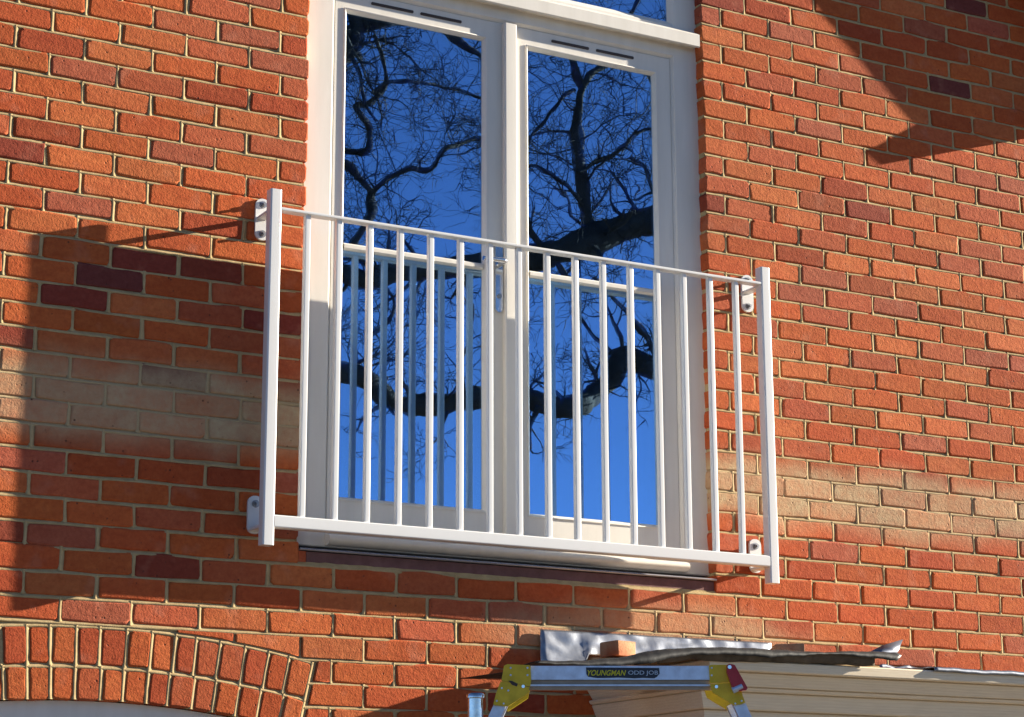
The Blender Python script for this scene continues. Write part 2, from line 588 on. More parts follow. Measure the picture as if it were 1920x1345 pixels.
# drop slivers: jamb pieces may be short, keep them
for j in range(JTOP, JBOT):
    zc, row = lay(j)
    # a joint sliver next to the right jamb merges with the next brick
    fixed = []
    for a, b, t in row:
        if zc > rake(a) + 0.06 or zc > rake(b) + 0.06:
            continue
        fixed.append([a, b, t])
    for a, b, t in fixed:
        ja = 0 if t == 'j' and abs(a - OPX1) < 1e-6 else RND.uniform(-0.0035, 0.0035)
        jb = 0 if t == 'j' and abs(b - OPX0) < 1e-6 else RND.uniform(-0.0035, 0.0035)
        if t == 'j':
            ja += RND.uniform(-0.002, 0.002); jb += RND.uniform(-0.002, 0.002)
        bricks.append(dict(x0=a + ja, x1=b + jb, z=zc + RND.gauss(0, 0.0014), h=BH + RND.uniform(-0.0020, 0.0014), t=t, j=j))

def in_frame(x, z, m=0):
    p = pr((x, 0, z))
    return -m < p[0] < 1920 + m and -m < p[1] < 1345 + m, p

keep = []
for b in bricks:
    x0, x1, z, h = b['x0'], b['x1'], b['z'], b['h']
    z0, z1 = z - h / 2, z + h / 2
    # arch cut
    AX0, AX1 = ACX - A_HALF - 0.012, ACX + A_HALF + 0.012
    if x1 > AX0 and x0 < AX1 and z0 < arc(ACX, R_E) + 0.008:
        # beyond the springing the ring ends on a near-radial line
        def side(zz):                       # half-width of the arch at height zz
            return (A_HALF + 0.010) + (zz - arc(ACX + A_HALF, R_M)) * (A_HALF / 3.4)
        spring = arc(ACX + A_HALF, R_I) - 0.01
        if z1 < spring:                     # beside the opening below the springing
            hw = A_HALF - 0.02
            if x0 < ACX - hw < x1: b['x1'] = ACX - hw; b['t'] = 'j'
            elif x0 < ACX + hw < x1: b['x0'] = ACX + hw; b['t'] = 'j'
            elif x0 >= ACX - hw and x1 <= ACX + hw: continue
            if b['x1'] - b['x0'] < 0.04: continue
        else:
            sx = ACX + side(z) if (x0 + x1) / 2 > ACX else ACX - side(z)
            cut = []
            lo = x0; hi = x1
            if x1 > ACX and z0 < arc(min(max(x0, ACX), ACX + A_HALF), R_E):
                pass
            m = 7
            pts_b = []
            for k in range(m):
                xx = x0 + (x1 - x0) * k / (m - 1)
                zz = z0
                if ACX - A_HALF < xx < ACX + A_HALF:
                    zz = max(z0, arc(xx, R_E) + 0.007)
                pts_b.append((xx, zz))
            if abs((x0 + x1) / 2 - ACX) + (x1 - x0) / 2 > A_HALF and z1 < arc(ACX + A_HALF, R_E) + 0.04:
                # brick at the skewback: keep the part outside the ring
                if x1 > ACX + side(z0) > x0 or x1 > ACX + side(z1) > x0:
                    c0 = ACX + side(z0) + 0.004; c1 = ACX + side(z1) + 0.004
                    if x1 - max(c0, c1) < 0.02: continue
                    b['poly'] = [(c0, z0), (x1, z0), (x1, z1), (c1, z1)]
                elif x1 > ACX - side(z0) > x0:
                    c0 = ACX - side(z0) - 0.004; c1 = ACX - side(z1) - 0.004
                    if min(c0, c1) - x0 < 0.02: continue
                    b['poly'] = [(x0, z0), (c0, z0), (c1, z1), (x0, z1)]
                elif ACX - side(z) < (x0 + x1) / 2 < ACX + side(z):
                    continue
            else:
                pts = [p for p in pts_b if p[1] < z1 - 0.006]
                if len(pts) < 2 or pts[-1][0] - pts[0][0] < 0.03:
                    continue
                b['poly'] = pts + [(pts[-1][0], z1), (pts[0][0], z1)]
    keep.append(b)
bricks = keep
for b in bricks:
    xc = (b['x0'] + b['x1']) / 2
    ok, p = in_frame(xc, b['z'], 25)
    vis = ok
    if vis:
        ya = pr((xc, 0, b['z'] + b['h'] / 2))[1]; yb = pr((xc, 0, b['z'] - b['h'] / 2))[1]
        xa = pr((b['x0'], 0, b['z']))[0]; xb = pr((b['x1'], 0, b['z']))[0]
        b['area'] = abs(ya - yb) * abs(xb - xa)
    else:
        b['area'] = 0
order = sorted((b for b in bricks if b['area'] > 0), key=lambda b: -b['area'])
single = set(id(b) for b in order[:300])

# shared brick shapes: front face in local coordinates centred on the brick
SH = {}
def shape(kind, i):
    key = (kind, i)
    if key not in SH:
        r = random.Random(hash((len(kind), i, 7)) & 0xffff)
        l = {'full': 0.215, 'half': 0.1025, 'three': 0.16}[kind.split('_')[0]]
        d = 0.1025 if kind.endswith('_j') else 0.03
        SH[key] = (mesh_from('brick', *brick_geo(rect_outline(l, BH, r), d, r), 'brick'), l)
    return SH[key]
far_v = []; far_f = []; far_n = []; far_c = []
for b in bricks:
    xc = (b['x0'] + b['x1']) / 2
    l = b['x1'] - b['x0']
    tint = tint_for(b['x0'], b['x1'], b['z'] - b['h'] / 2, b['z'] + b['h'] / 2)
    yo = RND.gauss(0, 0.0007)
    rz = RND.gauss(0, radians(0.42)); rx = RND.gauss(0, radians(0.5)); ry = RND.gauss(0, radians(0.4))
    if 'poly' in b:
        r = random.Random(RND.random())
        vs, fs, no = brick_geo([(x, z) for x, z in b['poly']], 0.03, r, 0.004)
        loc = Vector((0, yo, 0)); R = Matrix.Identity(3)
        if id(b) in single:
            px = sum(p[0] for p in b['poly']) / len(b['poly']); pz = sum(p[1] for p in b['poly']) / len(b['poly'])
            me = mesh_from('brick', [(x - px, y, z - pz) for x, y, z in vs], fs, no, 'brick')
            o = bpy.data.objects.new('brick', me); COL.objects.link(o); o.parent = wall
            o.location = Vector((px, yo, pz + ZG)) - wall.location
            o.color = (*tint, 1)
            continue
    else:
        kind = 'full' if l > 0.19 else ('three' if l > 0.135 else 'half')
        if b['t'] == 'j':
            kind += '_j'
        me, l0 = shape(kind, RND.randrange(26 if kind == 'full' else 9))
        if id(b) in single:
            o = bpy.data.objects.new('brick', me); COL.objects.link(o); o.parent = wall
            o.location = Vector((xc, yo, b['z'] + ZG)) - wall.location
            o.rotation_euler = (rx, ry, rz)
            o.scale = (l / l0, 1, b['h'] / BH)
            o.color = (*tint, 1)
            continue
        vs = [tuple(v.co) for v in me.vertices]; fs = [tuple(p.vertices) for p in me.polygons]
        n = len(vs) // 3
        vs = [(x * l / l0, y, z) for x, y, z in vs]
        r = random.Random(1)
        no = brick_geo([(v[0], v[2]) for v in vs[n:2 * n]], 0.03, r)[2]
        R = Matrix.Rotation(rz, 3, 'Z') @ Matrix.Rotation(ry, 3, 'Y') @ Matrix.Rotation(rx, 3, 'X')
        loc = Vector((xc, yo, b['z']))
    o0 = len(far_v)
    far_v += [tuple(R @ Vector(v) + loc) for v in vs]
    far_n += [tuple(R @ Vector(v)) for v in no]
    far_f += [tuple(i + o0 for i in f) for f in fs]
    far_c += [tint] * len(vs)
me = mesh_from('bricks_beyond', [(x - wall.location.x, y, z + ZG - wall.location.z) for x, y, z in far_v], far_f, far_n, 'brick_far')
ca = me.color_attributes.new('tint', 'FLOAT_COLOR', 'POINT')
flat = []
for c in far_c:
    flat += [c[0], c[1], c[2], 1.0]
ca.data.foreach_set('color', flat)
fo = bpy.data.objects.new('smaller_bricks', me); COL.objects.link(fo); fo.parent = wall
fo['kind'] = 'stuff'

# mortar: struck joints, hollowed a few millimetres, and the bed behind them
mm = MB()
def wob(x, z, s=1.0):
    return mnoise.noise(Vector((x * 17.0, z * 23.0, 3.1))) * s
PROF_B = [(-1.7, 0.0046), (-1.05, 0.0010), (-0.5, 0.0017), (0.1, 0.0040), (0.55, 0.0066), (1.05, 0.0084), (1.7, 0.0084)]
PROF_P = [(-1.7, 0.0046), (-1.05, 0.0007), (-0.5, 0.0013), (0.1, 0.0025), (0.55, 0.0048), (1.05, 0.0066), (1.7, 0.0070)]
PROF = PROF_B
def hidden(x, z):
    if OPX0 - 0.002 < x < OPX1 + 0.002 and OPZ0 - 0.001 < z < OPZ1:
        return True
    if abs(x - ACX) < A_HALF - 0.01 and z < arc(x, R_E) - 0.004:
        return True
    return z > rake(x) + 0.08
def strip(path, w, horiz):
    """path of (x,z); profile across"""
    vs = []; fs = []
    PR = PROF_B if horiz else PROF_P
    n = len(PR)
    for x, z in path:
        hw = w * (1 + 0.22 * wob(x * 1.7, z * 1.3 + 9))
        for k, (o, d) in enumerate(PR):
            dd = d + 0.0009 * wob(x * 2.2, z * 2.0) + 0.0005 * wob(x * 9 + k, z * 9)
            s = o * hw + 0.0012 * wob(x * 3 + 5, z * 3)
            vs.append((x, dd, z + s) if horiz else (x + s, dd, z))
    for i in range(len(path) - 1):
        for k in range(n - 1):
            a = i * n + k
            fs.append((a, a + 1, a + n + 1, a + n))
    mm.add(vs, fs)
for j in range(JTOP, JBOT + 1):
    z = -0.075 * j
    path = []
    x = WX0
    vis = -2.55 < z < 0.9
    st = 0.022 if vis else 0.15
    while x < WX1 + 1e-6:
        if hidden(x, z):
            if len(path) > 1: strip(path, 0.0058, True)
            path = []
        else:
            path.append((x, z))
        x += st
    if len(path) > 1: strip(path, 0.0058, True)
for b in bricks:
    zc = b['z']
    if b['x1'] > WX1 - 0.02 or 'poly' in b and b['poly'][1][1] > zc:
        continue
    if b['t'] == 'j' and (abs(b['x1'] - OPX0) < 0.006):
        continue
    xj = b['x1'] + 0.005
    if hidden(xj, zc) or hidden(xj + 0.01, zc):
        continue
    z0 = zc - 0.0375; z1 = zc + 0.0375
    strip([(xj + 0.0012 * wob(xj, t), t) for t in [z0 + (z1 - z0) * k / 5 for k in range(6)]], 0.0060, False)
# solid bed behind the bricks, with its two openings
YB0, YB1 = 0.0105, 0.22
def slab(x0, x1, z0, z1):
    mm.box(x0, x1, YB0, YB1, z0, z1)
mo = mm.build('mortar', 'mortar', wall, True, 60)
bm_ = MB()
def col(xs, zlow, ztop):
    for a, b in zip(xs[:-1], xs[1:]):
        bm_.add([(a, YB0, zlow(a)), (b, YB0, zlow(b)), (b, YB0, ztop(b)), (a, YB0, ztop(a)),
                 (a, YB1, zlow(a)), (b, YB1, zlow(b)), (b, YB1, ztop(b)), (a, YB1, ztop(a))],
                [(0, 1, 2, 3), (5, 4, 7, 6), (0, 4, 5, 1), (3, 2, 6, 7), (0, 3, 7, 4), (1, 5, 6, 2)])
G = lambda x: -ZG
top = lambda x: rake(x) + 0.05
aL, aR = ACX - A_HALF + 0.02, ACX + A_HALF - 0.02
col([WX0 + 0.01, aL], G, top)
xs = [aL + (OPX0 - 0.004 - aL) * k / 12 for k in range(13)]
low = lambda x: arc(x, R_I) + 0.003
col([x for x in xs if x <= aR] , low, top)
xl = [x for x in xs if x <= aR][-1]
mid = OPX0 - 0.004
if xl < mid - 1e-6:
    col([xl, mid], low, top)
col([mid, aR], low, lambda x: OPZ0) if aR > mid + 0.002 else None
col([max(aR, mid), OPX1 + 0.004], G, lambda x: OPZ0)
col([mid, 0.8, OPX1 + 0.004], lambda x: OPZ1, top)
col([OPX1 + 0.004, WX1 - 0.01], G, top)
bo = bm_.build('mortar_bed', 'mortar', wall, False)

# the two-ring arch: header bricks on edge
am = MB()
NV = 19
def ring_pts(R0, R1, a0, a1, y, k=4):
    pts = []
    for i in range(k + 1):
        a = a0 + (a1 - a0) * i / k
        pts.append((ACX + R0 * sin(a), y, ACZ + R0 * cos(a)))
    for i in range(k + 1):
        a = a1 + (a0 - a1) * i / k
        pts.append((ACX + R1 * sin(a), y, ACZ + R1 * cos(a)))
    return pts
TH = math.asin(A_HALF / R_M)
# mortar of the arch: radial joints and three arcs in the same hollowed profile
astr = MB()
def astrip(path, w, PROF=PROF_B):
    vs = []; fs = []
    n = len(PROF)
    for i, (x, z) in enumerate(path):
        xa, za = path[max(i - 1, 0)]; xb, zb = path[min(i + 1, len(path) - 1)]
        l = hypot(xb - xa, zb - za)
        nx, nz = -(zb - za) / l, (xb - xa) / l
        hw = w * (1 + 0.25 * wob(x * 2, z * 2))
        for k, (o, d) in enumerate(PROF):
            dd = d - 0.0002 + 0.0007 * wob(x * 2.2, z * 2.0)
            vs.append((x + nx * o * hw, dd, z + nz * o * hw))
    for i in range(len(path) - 1):
        for k in range(n - 1):
            a = i * n + k
            fs.append((a, a + 1, a + n + 1, a + n))
    astr.add(vs, fs)
for R in (R_M - 0.001, R_E):
    astrip([(ACX + R * sin(-TH + 2 * TH * i / 60), ACZ + R * cos(-TH + 2 * TH * i / 60)) for i in range(61)], 0.0058)
joints = []
for ringi, (R0, R1) in enumerate(((R_I, R_M), (R_M, R_E))):
    js = []
    for k in range(NV + 1):
        a = -TH + 2 * TH * k / NV
        js.append(a + (RND.uniform(-0.0016, 0.0016) if 0 < k < NV else 0))
    joints.append(js)
    for a in js:
        astrip([(ACX + (R0 + (R1 - R0) * i / 5) * sin(a) , ACZ + (R0 + (R1 - R0) * i / 5) * cos(a)) for i in range(6)], 0.0064, [(-o, d) for o, d in PROF_P])
arch = astr.build('arch', 'mortar', wall, True, 60)
for ringi, (R0, R1) in enumerate(((R_I, R_M), (R_M, R_E))):
    js = joints[ringi]
    for k in range(NV):
        h = 0.0056
        a0 = js[k] + h / R0; a1 = js[k + 1] - h / R0
        r0 = R0 + (0.0 if ringi == 0 else 0.0055); r1 = R1 - 0.0055
        r = random.Random(900 + ringi * 50 + k)
        J = lambda: r.uniform(-0.0027, 0.0027)
        c = 0.0052
        poly = []
        for (aa, rr) in ((a0 + c / R0, r0), (a1 - c / R0, r0), (a1, r0 + c), (a1, (r0 + r1) / 2), (a1, r1 - c), (a1 - c / R0, r1), (a0 + c / R0, r1), (a0, r1 - c), (a0, (r0 + r1) / 2), (a0, r0 + c)):
            poly.append((ACX + rr * sin(aa) + J(), ACZ + rr * cos(aa) + J()))
        px = sum(p[0] for p in poly) / 10; pz = sum(p[1] for p in poly) / 10
        vs, fs, no = brick_geo([(x - px, z - pz) for x, z in poly], 0.09, r, 0.0062, 0.0042)
        me = mesh_from('brick', vs, fs, no, 'brick')
        o = bpy.data.objects.new('brick', me); COL.objects.link(o); o.parent = arch
        o.location = Vector((px, r.gauss(0, 0.0012), pz + ZG)) - wloc(arch)
        o.rotation_euler = (r.gauss(0, 0.008), 0, r.gauss(0, 0.013))
        o.color = (*RND.choice([(0.50, 0.115, 0.030), (0.47, 0.096, 0.025), (0.45, 0.105, 0.036), (0.42, 0.080, 0.026), (0.52, 0.13, 0.036)]), 1)

# ------------------------------------------------------------------ gable roof edge (its eave and verge throw the shadow on the right)
roof = thing('gable_roof', (0.8, 0.0, 2.9), 'tiled gable roof with white bargeboards overhanging the brick wall', 'roof')
def rl(x):                                   # lower edge of the bargeboard
    return 0.784 + 0.8963 * (3.157 - x) if x > 0.8 else 0.784 + 0.8963 * (3.157 - 1.6 + x)
for s in (1, -1):
    X = lambda x: x if s > 0 else 1.6 - x
    m = MB()
    prof = [(0.8, rl(0.8)), (3.594, rl(3.594)), (3.68, 0.36), (3.72, 0.46), (0.8, rl(0.8) + 0.22)]
    m.prism([(X(x), z) for x, z in prof], 'y', -0.178, -0.153)
    m.build('bargeboard', 'barge', roof, False)
    m = MB()
    prof = [(3.594, 0.388), (3.261, 0.188), (3.337, 0.146), (3.40, 0.172), (3.76, 0.30), (3.76, 0.40), (3.70, 0.44)]
    m.prism([(X(x), z) for x, z in prof], 'y', -0.160, -0.006)
    m.build('boxed_eave', 'barge', roof, False)
    m = MB()
    prof = [(0.8, rl(0.8) + 0.225), (3.80, rl(3.80) + 0.205), (3.80, rl(3.80) + 0.27), (0.8, rl(0.8) + 0.30)]
    m.prism([(X(x), z) for x, z in prof], 'y', -0.20, 6.0)
    m.build('tile_slope', 'roof', roof, False)

# ------------------------------------------------------------------ french window
win = thing('french_window', (0.8, 0.05, -1.83), 'tall white french window with two glazed leaves in the brick opening', 'window')
F = 0.045
m = MB()
m.ring([(OPX0 - 0.01, OPX1 + 0.01, -1.806, 0.215, 0.13), (OPX0 - 0.01, OPX1 + 0.01, -1.806, 0.215, F + 0.004), (OPX0 - 0.006, OPX1 + 0.006, -1.802, 0.215, F),
        (0.092, 1.503, -1.752, 0.166, F), (0.096, 1.499, -1.755, 0.162, F + 0.0012), (0.105, 1.488, -1.762, 0.150, F + 0.013), (0.105, 1.488, -1.762, 0.150, 0.13)])
m.build('frame', 'pvc', win, True, 25)
m = MB()
m.ring([(OPX0 - 0.01, OPX1 + 0.01, 0.216, OPZ1 - 0.003, 0.13), (OPX0 - 0.01, OPX1 + 0.01, 0.216, OPZ1 - 0.003, F + 0.004), (OPX0 - 0.006, OPX1 + 0.006, 0.22, OPZ1 - 0.006, F),
        (0.088, 1.507, 0.280, 1.02, F), (0.092, 1.503, 0.283, 1.016, F + 0.0012), (0.112, 1.484, 0.303, 0.998, F + 0.018), (0.112, 1.484, 0.303, 0.998, 0.13)])
top_fr = m.build('top_light', 'pvc', win, True, 25)
MB().box(0.10, 1.49, F + 0.020, F + 0.026, 0.29, 1.01).build('pane', 'glass', top_fr, False)
m = MB()
m.prism([(0.0, 0.2), (0.006, 0.196), (0.012, 0.204), (F + 0.002, 0.207), (F + 0.002, 0.270), (0.030, 0.266), (0.004, 0.250), (0.0, 0.245)], 'x', OPX0 + 0.006, OPX1 - 0.010)
m.build('drip_moulding', 'pvc', win, True, 25)

def leaf(x0, x1, gx0, gx1, vents):
    zt, zb = 0.1488, -1.760
    gz0, gz1 = -1.634, 0.071
    y = F + 0.009
    m = MB()
    bd = 0.014
    m.ring([(x0, x1, zb, zt, 0.11), (x0, x1, zb, zt, y + 0.002), (x0 + 0.002, x1 - 0.002, zb + 0.002, zt - 0.002, y), (gx0 - bd, gx1 + bd, gz0 - bd, gz1 + bd, y), (gx0 - bd, gx1 + bd, gz0 - bd, gz1 + bd, y - 0.004),
            (gx0 - bd * 0.75, gx1 + bd * 0.75, gz0 - bd * 0.75, gz1 + bd * 0.75, y - 0.005), (gx0 - bd * 0.3, gx1 + bd * 0.3, gz0 - bd * 0.3, gz1 + bd * 0.3, y + 0.002),
            (gx0, gx1, gz0, gz1, y + 0.011), (gx0, gx1, gz0, gz1, y + 0.03), (x0 + .02, x1 - .02, zb + .02, zt - .02, 0.11)])
    lf = m.build('leaf', 'pvc', win, True, 25)
    zr0, zr1 = -0.787, -0.763
    m = MB()
    m.prism([(y - 0.003, zr0 + 0.006), (y - 0.003, zr1 - 0.006), (y + 0.003, zr1 - 0.001), (y + 0.012, zr1), (y + 0.012, zr0), (y + 0.003, zr0 + 0.001)], 'x', gx0 + 0.0005, gx1 - 0.0005)
    m.build('glazing_bar', 'pvc', lf, True, 25)
    MB().box(gx0 - 0.008, gx1 + 0.008, y + 0.0125, y + 0.0165, zr1 - 0.010, gz1 + 0.008).build('pane', 'glass', lf, False)
    MB().box(gx0 - 0.008, gx1 + 0.008, y + 0.0122, y + 0.0162, gz0 - 0.008, zr0 + 0.010).build('pane', 'glass', lf, False)
    for a, b in ((zr1 - 0.010, gz1 + 0.008), (gz0 - 0.008, zr0 + 0.010)):
        MB().box(gx0 - 0.008, gx1 + 0.008, y + 0.0345, y + 0.0385, a, b).build('inner_pane', 'glass', lf, False)
    for a, b in vents:
        m = MB()
        m.rbar('y', a, b, 0.1165, 0.1265, y - 0.0035, y + 0.001, 0.0035)
        m.build('trickle_vent', 'dark_vent', lf, True)
    return lf
lfl = leaf(0.1060, 0.772, 0.154, 0.688, ((0.243, 0.407), (0.435, 0.599)))
lfr = leaf(0.806, 1.4868, 0.876, 1.410, ((0.971, 1.130), (1.162, 1.325)))
m = MB()
m.rbar('z', 0.764, 0.815, 0.030, F + 0.012, -1.76, 0.146, 0.006)
m.build('meeting_stile', 'pvc', win, True, 25)
# threshold roll, aluminium nosing, brown packer under the sill
m = MB()
pf = [(0.062, -1.762)] + [(0.034 - 0.030 * sin(radians(a)), -1.7835 + 0.0185 * cos(radians(a))) for a in range(0, 181, 20)] + [(0.062, -1.802)]
m.prism(pf, 'x', 0.098, 1.496)
m.build('threshold', 'pvc', win, True, 40)
m = MB()
m.prism([(-0.007, -1.830), (-0.009, -1.827), (-0.007, -1.8225), (0.004, -1.821), (0.12, -1.8125), (0.12, -1.8205)], 'x', OPX0 + 0.001, OPX1 - 0.001)
m.build('sill_nosing', 'alu_sill', win, True, 30)
m = MB()
m.box(OPX0 + 0.030, OPX1 - 0.002, 0.010, 0.10, OPZ0 - 0.001, -1.8315)
m.build('sill_packer', 'sill_brown', win, False)
m = MB()
m.box(OPX0 + 0.001, OPX0 + 0.026, 0.004, 0.10, OPZ0 + 0.0015, -1.8315)
pk = m.build('sill_slip', 'brick', win, False)
pk.color = (0.46, 0.11, 0.045, 1)
# handle on the left leaf's meeting stile
m = MB()
m.rbar('y', 0.731, 0.760, -0.936, -0.690, F - 0.003, F + 0.0065, 0.0143, 6)
hp = m.build('handle_plate', 'chrome', lfl, True, 30)
m = MB()
m.tube([(0.7455, F - 0.003, -0.763), (0.7455, F - 0.046, -0.763), (0.741, F - 0.053, -0.763), (0.732, F - 0.055, -0.763), (0.655, F - 0.054, -0.765)], [0.0105, 0.0095, 0.0095, 0.0095, 0.0085], 12)
m.build('lever', 'chrome', lfl, True, 45)
m = MB()
m.tube([(0.7455, F - 0.0075, -0.878), (0.7455, F - 0.002, -0.878)], 0.0085, 14)
m.build('key_barrel', 'bolt', lfl, True, 45)

# the room behind the glass
m = MB()
m.add([(-1.2, 0.24, -1.9), (2.8, 0.24, -1.9), (2.8, 4.2, -1.9), (-1.2, 4.2, -1.9), (-1.2, 0.24, 1.3), (2.8, 0.24, 1.3), (2.8, 4.2, 1.3), (-1.2, 4.2, 1.3)],
      [(0, 1, 2, 3), (4, 7, 6, 5), (1, 5, 6, 2), (2, 6, 7, 3), (3, 7, 4, 0)])
struct(m.build('room_interior', 'room', None, False, flipfix=False))

# ------------------------------------------------------------------ juliet balcony
bal = thing('juliet_balcony', (0.795, -0.113, -1.842), 'white powder coated steel juliet balcony railing bolted in front of the window', 'balcony')
YF, YBK = -0.133, -0.093
for x0, x1 in ((-0.193, -0.153), (1.744, 1.784)):
    m = MB()
    m.rbar('z', x0, x1, YF, YBK, -1.842, -0.678, 0.0062, 4)
    m.build('post', 'steel_white', bal, True, 30)
m = MB()
m.rbar('x', YF + 0.001, YBK - 0.001, -0.746, -0.736, -0.1535, 1.7445, 0.0025, 2)
m.build('top_rail', 'steel_white', bal, True, 30)
m = MB()
m.rbar('x', YF + 0.0006, YBK - 0.0006, -1.785, -1.745, -0.1535, 1.7445, 0.005, 3)
m.build('bottom_rail', 'steel_white', bal, True, 30)
bars = [-0.0555 + 0.1130 * k for k in range(16)]
for x in bars:
    m = MB()
    m.rbar('z', x - 0.010, x + 0.010, -0.123, -0.103, -1.7455, -0.7455, 0.0036, 3)
    m.build('baluster', 'steel_white', bal, True, 30)
def bracket(xc, pz0, pz1, az0, az1, bolts, ax0, ax1, slot):
    m = MB()
    m.rbar('y', xc - 0.025, xc + 0.025, pz0, pz1, -0.0085, 0.0015, 0.0235 if slot else 0.022, 7)
    br = m.build('wall_plate', 'steel_white', bal, True, 30)
    m = MB()
    m.rbar('y', ax0, ax1, az0, az1, YBK - 0.001, -0.008, 0.003, 2)
    m.build('arm', 'steel_white', br, True, 30)
    for z in bolts:
        m = MB()
        m.tube([(xc, -0.0083, z), (xc, -0.0115, z)], 0.0125, 18)
        m.build('washer', 'bolt', br, True, 45)
        m = MB()
        m.tube([(xc, -0.011, z), (xc, -0.0185, z)], 0.0088, 6)
        m.tube([(xc, -0.018, z), (xc, -0.026, z)], 0.0048, 10)
        m.build('bolt', 'bolt', br, True, 30)
for xc, ax0, ax1 in ((-0.169, -0.191, -0.155), (1.771, 1.746, 1.782)):
    bracket(xc, -0.818, -0.676, -0.750, -0.741, (-0.697, -0.797), ax0, ax1, True)
    bracket(xc, -1.790, -1.668, -1.784, -1.773, (-1.694,), ax0, ax1, False)

# ------------------------------------------------------------------ arch-headed frame under the brick arch
af = thing('arched_window_frame', (ACX, 0.08, -ZG), 'white curved head of a frame set under the brick arch', 'window frame')
def arcband(Ra, Rb, y0, y1, n=40, lowz=None):
    th = math.asin((A_HALF - 0.03) / R_I)
    vs = []; fs = []
    for i in range(n + 1):
        a = -th + 2 * th * i / n
        x = ACX + R_I * sin(a)
        zt = ACZ + Ra * cos(a)
        zb = ACZ + Rb * cos(a) if lowz is None else lowz
        vs += [(x, y0, zt), (x, y0, zb), (x, y1, zt), (x, y1, zb)]
    for i in range(n):
        a = 4 * i; b = a + 4
        fs += [(a, b, b + 1, a + 1), (a + 2, a + 3, b + 3, b + 2), (a, a + 2, b + 2, b), (a + 1, b + 1, b + 3, a + 3)]
    fs += [(0, 1, 3, 2), (4 * n, 4 * n + 2, 4 * n + 3, 4 * n + 1)]
    return vs, fs
m = MB(); m.add(*arcband(R_I - 0.001, R_I - 0.10, 0.045, 0.12)); m.build('head', 'pvc', af, True, 30)
m = MB(); m.add(*arcband(R_I - 0.101, 0, 0.075, 0.085, lowz=-3.30)); m.build('pane', 'glass', af, False)
for x0, x1 in ((ACX - 0.695, ACX - 0.60), (ACX + 0.60, ACX + 0.695)):
    MB().box(x0, x1, 0.047, 0.118, -ZG + 0.001, arc(x0 if x0 < ACX else x1, R_I) - 0.102).build('jamb', 'pvc', af, False)
MB().box(ACX - 0.599, ACX + 0.599, 0.06, 0.11, -ZG + 0.001, -3.302).build('panel', 'pvc', af, False)

# ------------------------------------------------------------------ door canopy
can = thing('door_canopy', (1.88, -0.35, -2.5), 'unpainted pale timber door canopy with stepped cornice on the brick wall', 'canopy')
CXR = 2.74
def course(name, x0, yf, z0, z1, slope=0.0):
    """one moulding of the cornice: front run, left return, right return"""
    m = MB()
    x1 = CXR + (1.05 - x0) + 0.0
    ch = 0.004
    rings = []
    for zz, e in ((z0, -ch - slope), (z0 + ch, -slope), (z1 - ch, 0), (z1, -ch)):
        rings.append([(x0 - e, 0.0, zz), (x0 - e, yf - e, zz), (x1 + e, yf - e, zz), (x1 + e, 0.0, zz)])
    vs = [p for r in rings for p in r]
    fs = []
    for k in range(3):
        for i in range(4):
            j = (i + 1) % 4
            fs.append((4 * k + i, 4 * k + j, 4 * k + 4 + j, 4 * k + 4 + i))
    fs.append((0, 1, 2, 3)); fs.append((15, 14, 13, 12))
    m.add(vs, fs)
    return m.build(name, 'wood', can, True, 20)
course('cornice_board', 1.045, -0.762, -2.228, -2.195, 0.004)
course('cornice_board', 1.058, -0.728, -2.270, -2.2285, 0.022)
course('cornice_bead', 1.066, -0.692, -2.284, -2.2705, 0.004)
course('cornice_board', 1.078, -0.664, -2.338, -2.2845, 0.020)
course('frieze_board', 1.120, -0.615, -2.60, -2.3385, 0.0)
m = MB()
m.add([(1.06, 0.0, -2.125), (1.06, -0.74, -2.1945), (2.72, -0.74, -2.1945), (2.72, 0.0, -2.125), (1.06, 0.0, -2.1948), (2.72, 0.0, -2.1948)],
      [(0, 1, 2, 3), (0, 4, 1), (2, 5, 3), (0, 3, 5, 4), (1, 4, 5, 2)])
m.build('top_deck', 'wood_end', can, False)
# two posts carry it down to the ground
for x in (1.20, 2.56):
    m = MB(); m.rbar('z', x - 0.05, x + 0.05, -0.60, -0.50, -ZG, -2.6005, 0.006, 2); m.build('post', 'wood', can, True, 30)

# ------------------------------------------------------------------ sheet lead, membrane, loose bricks on the canopy
def sheet(name, rows, mat, thick, label, cat, crumple=0.0, seed=0, parent=None):
    """rows: list of lists of points (grid); gets thickness"""
    m = MB()
    nr, nc = len(rows), len(rows[0])
    vs = []
    for r in rows:
        for p in r:
            n = mnoise.noise(Vector((p[0] * 9 + seed, p[1] * 14, p[2] * 16)))
            n2 = mnoise.noise(Vector((p[0] * 26 + seed, p[1] * 33, p[2] * 40)))
            vs.append((p[0], p[1] - abs(crumple * (n + 0.45 * n2)) if crumple else p[1], p[2]))
    fs = []
    for i in range(nr - 1):
        for k in range(nc - 1):
            a = i * nc + k
            fs.append((a, a + 1, a + nc + 1, a + nc))
    m.add(vs, fs)
    o = m.build(name, mat, parent, True, 60)
    md = o.modifiers.new('thickness', 'SOLIDIFY'); md.thickness = thick; md.offset = 0
    if label:
        tag(o, label, cat)
    return o
NX = 60
rows = []
for i in range(13):
    t = i / 12
    r = []
    for k in range(NX):
        x = 0.872 + (1.822 - 0.872) * k / (NX - 1)
        zb = -2.150 if x < 1.04 else max(-2.150, -2.118)
        z = -2.040 + (zb + 2.040) * t
        y = -0.010 - 0.004 * sin(t * pi) - (0.022 * t * t if x < 1.07 else 0.010 * t)
        r.append((x - (0.012 * t if k == 0 else 0), y, z))
    rows.append(r)
sheet('lead_flashing', rows, 'lead', 0.003, 'dented silver grey lead flashing strip tucked under a brick course above the canopy', 'flashing', 0.009, 3)
rows = []
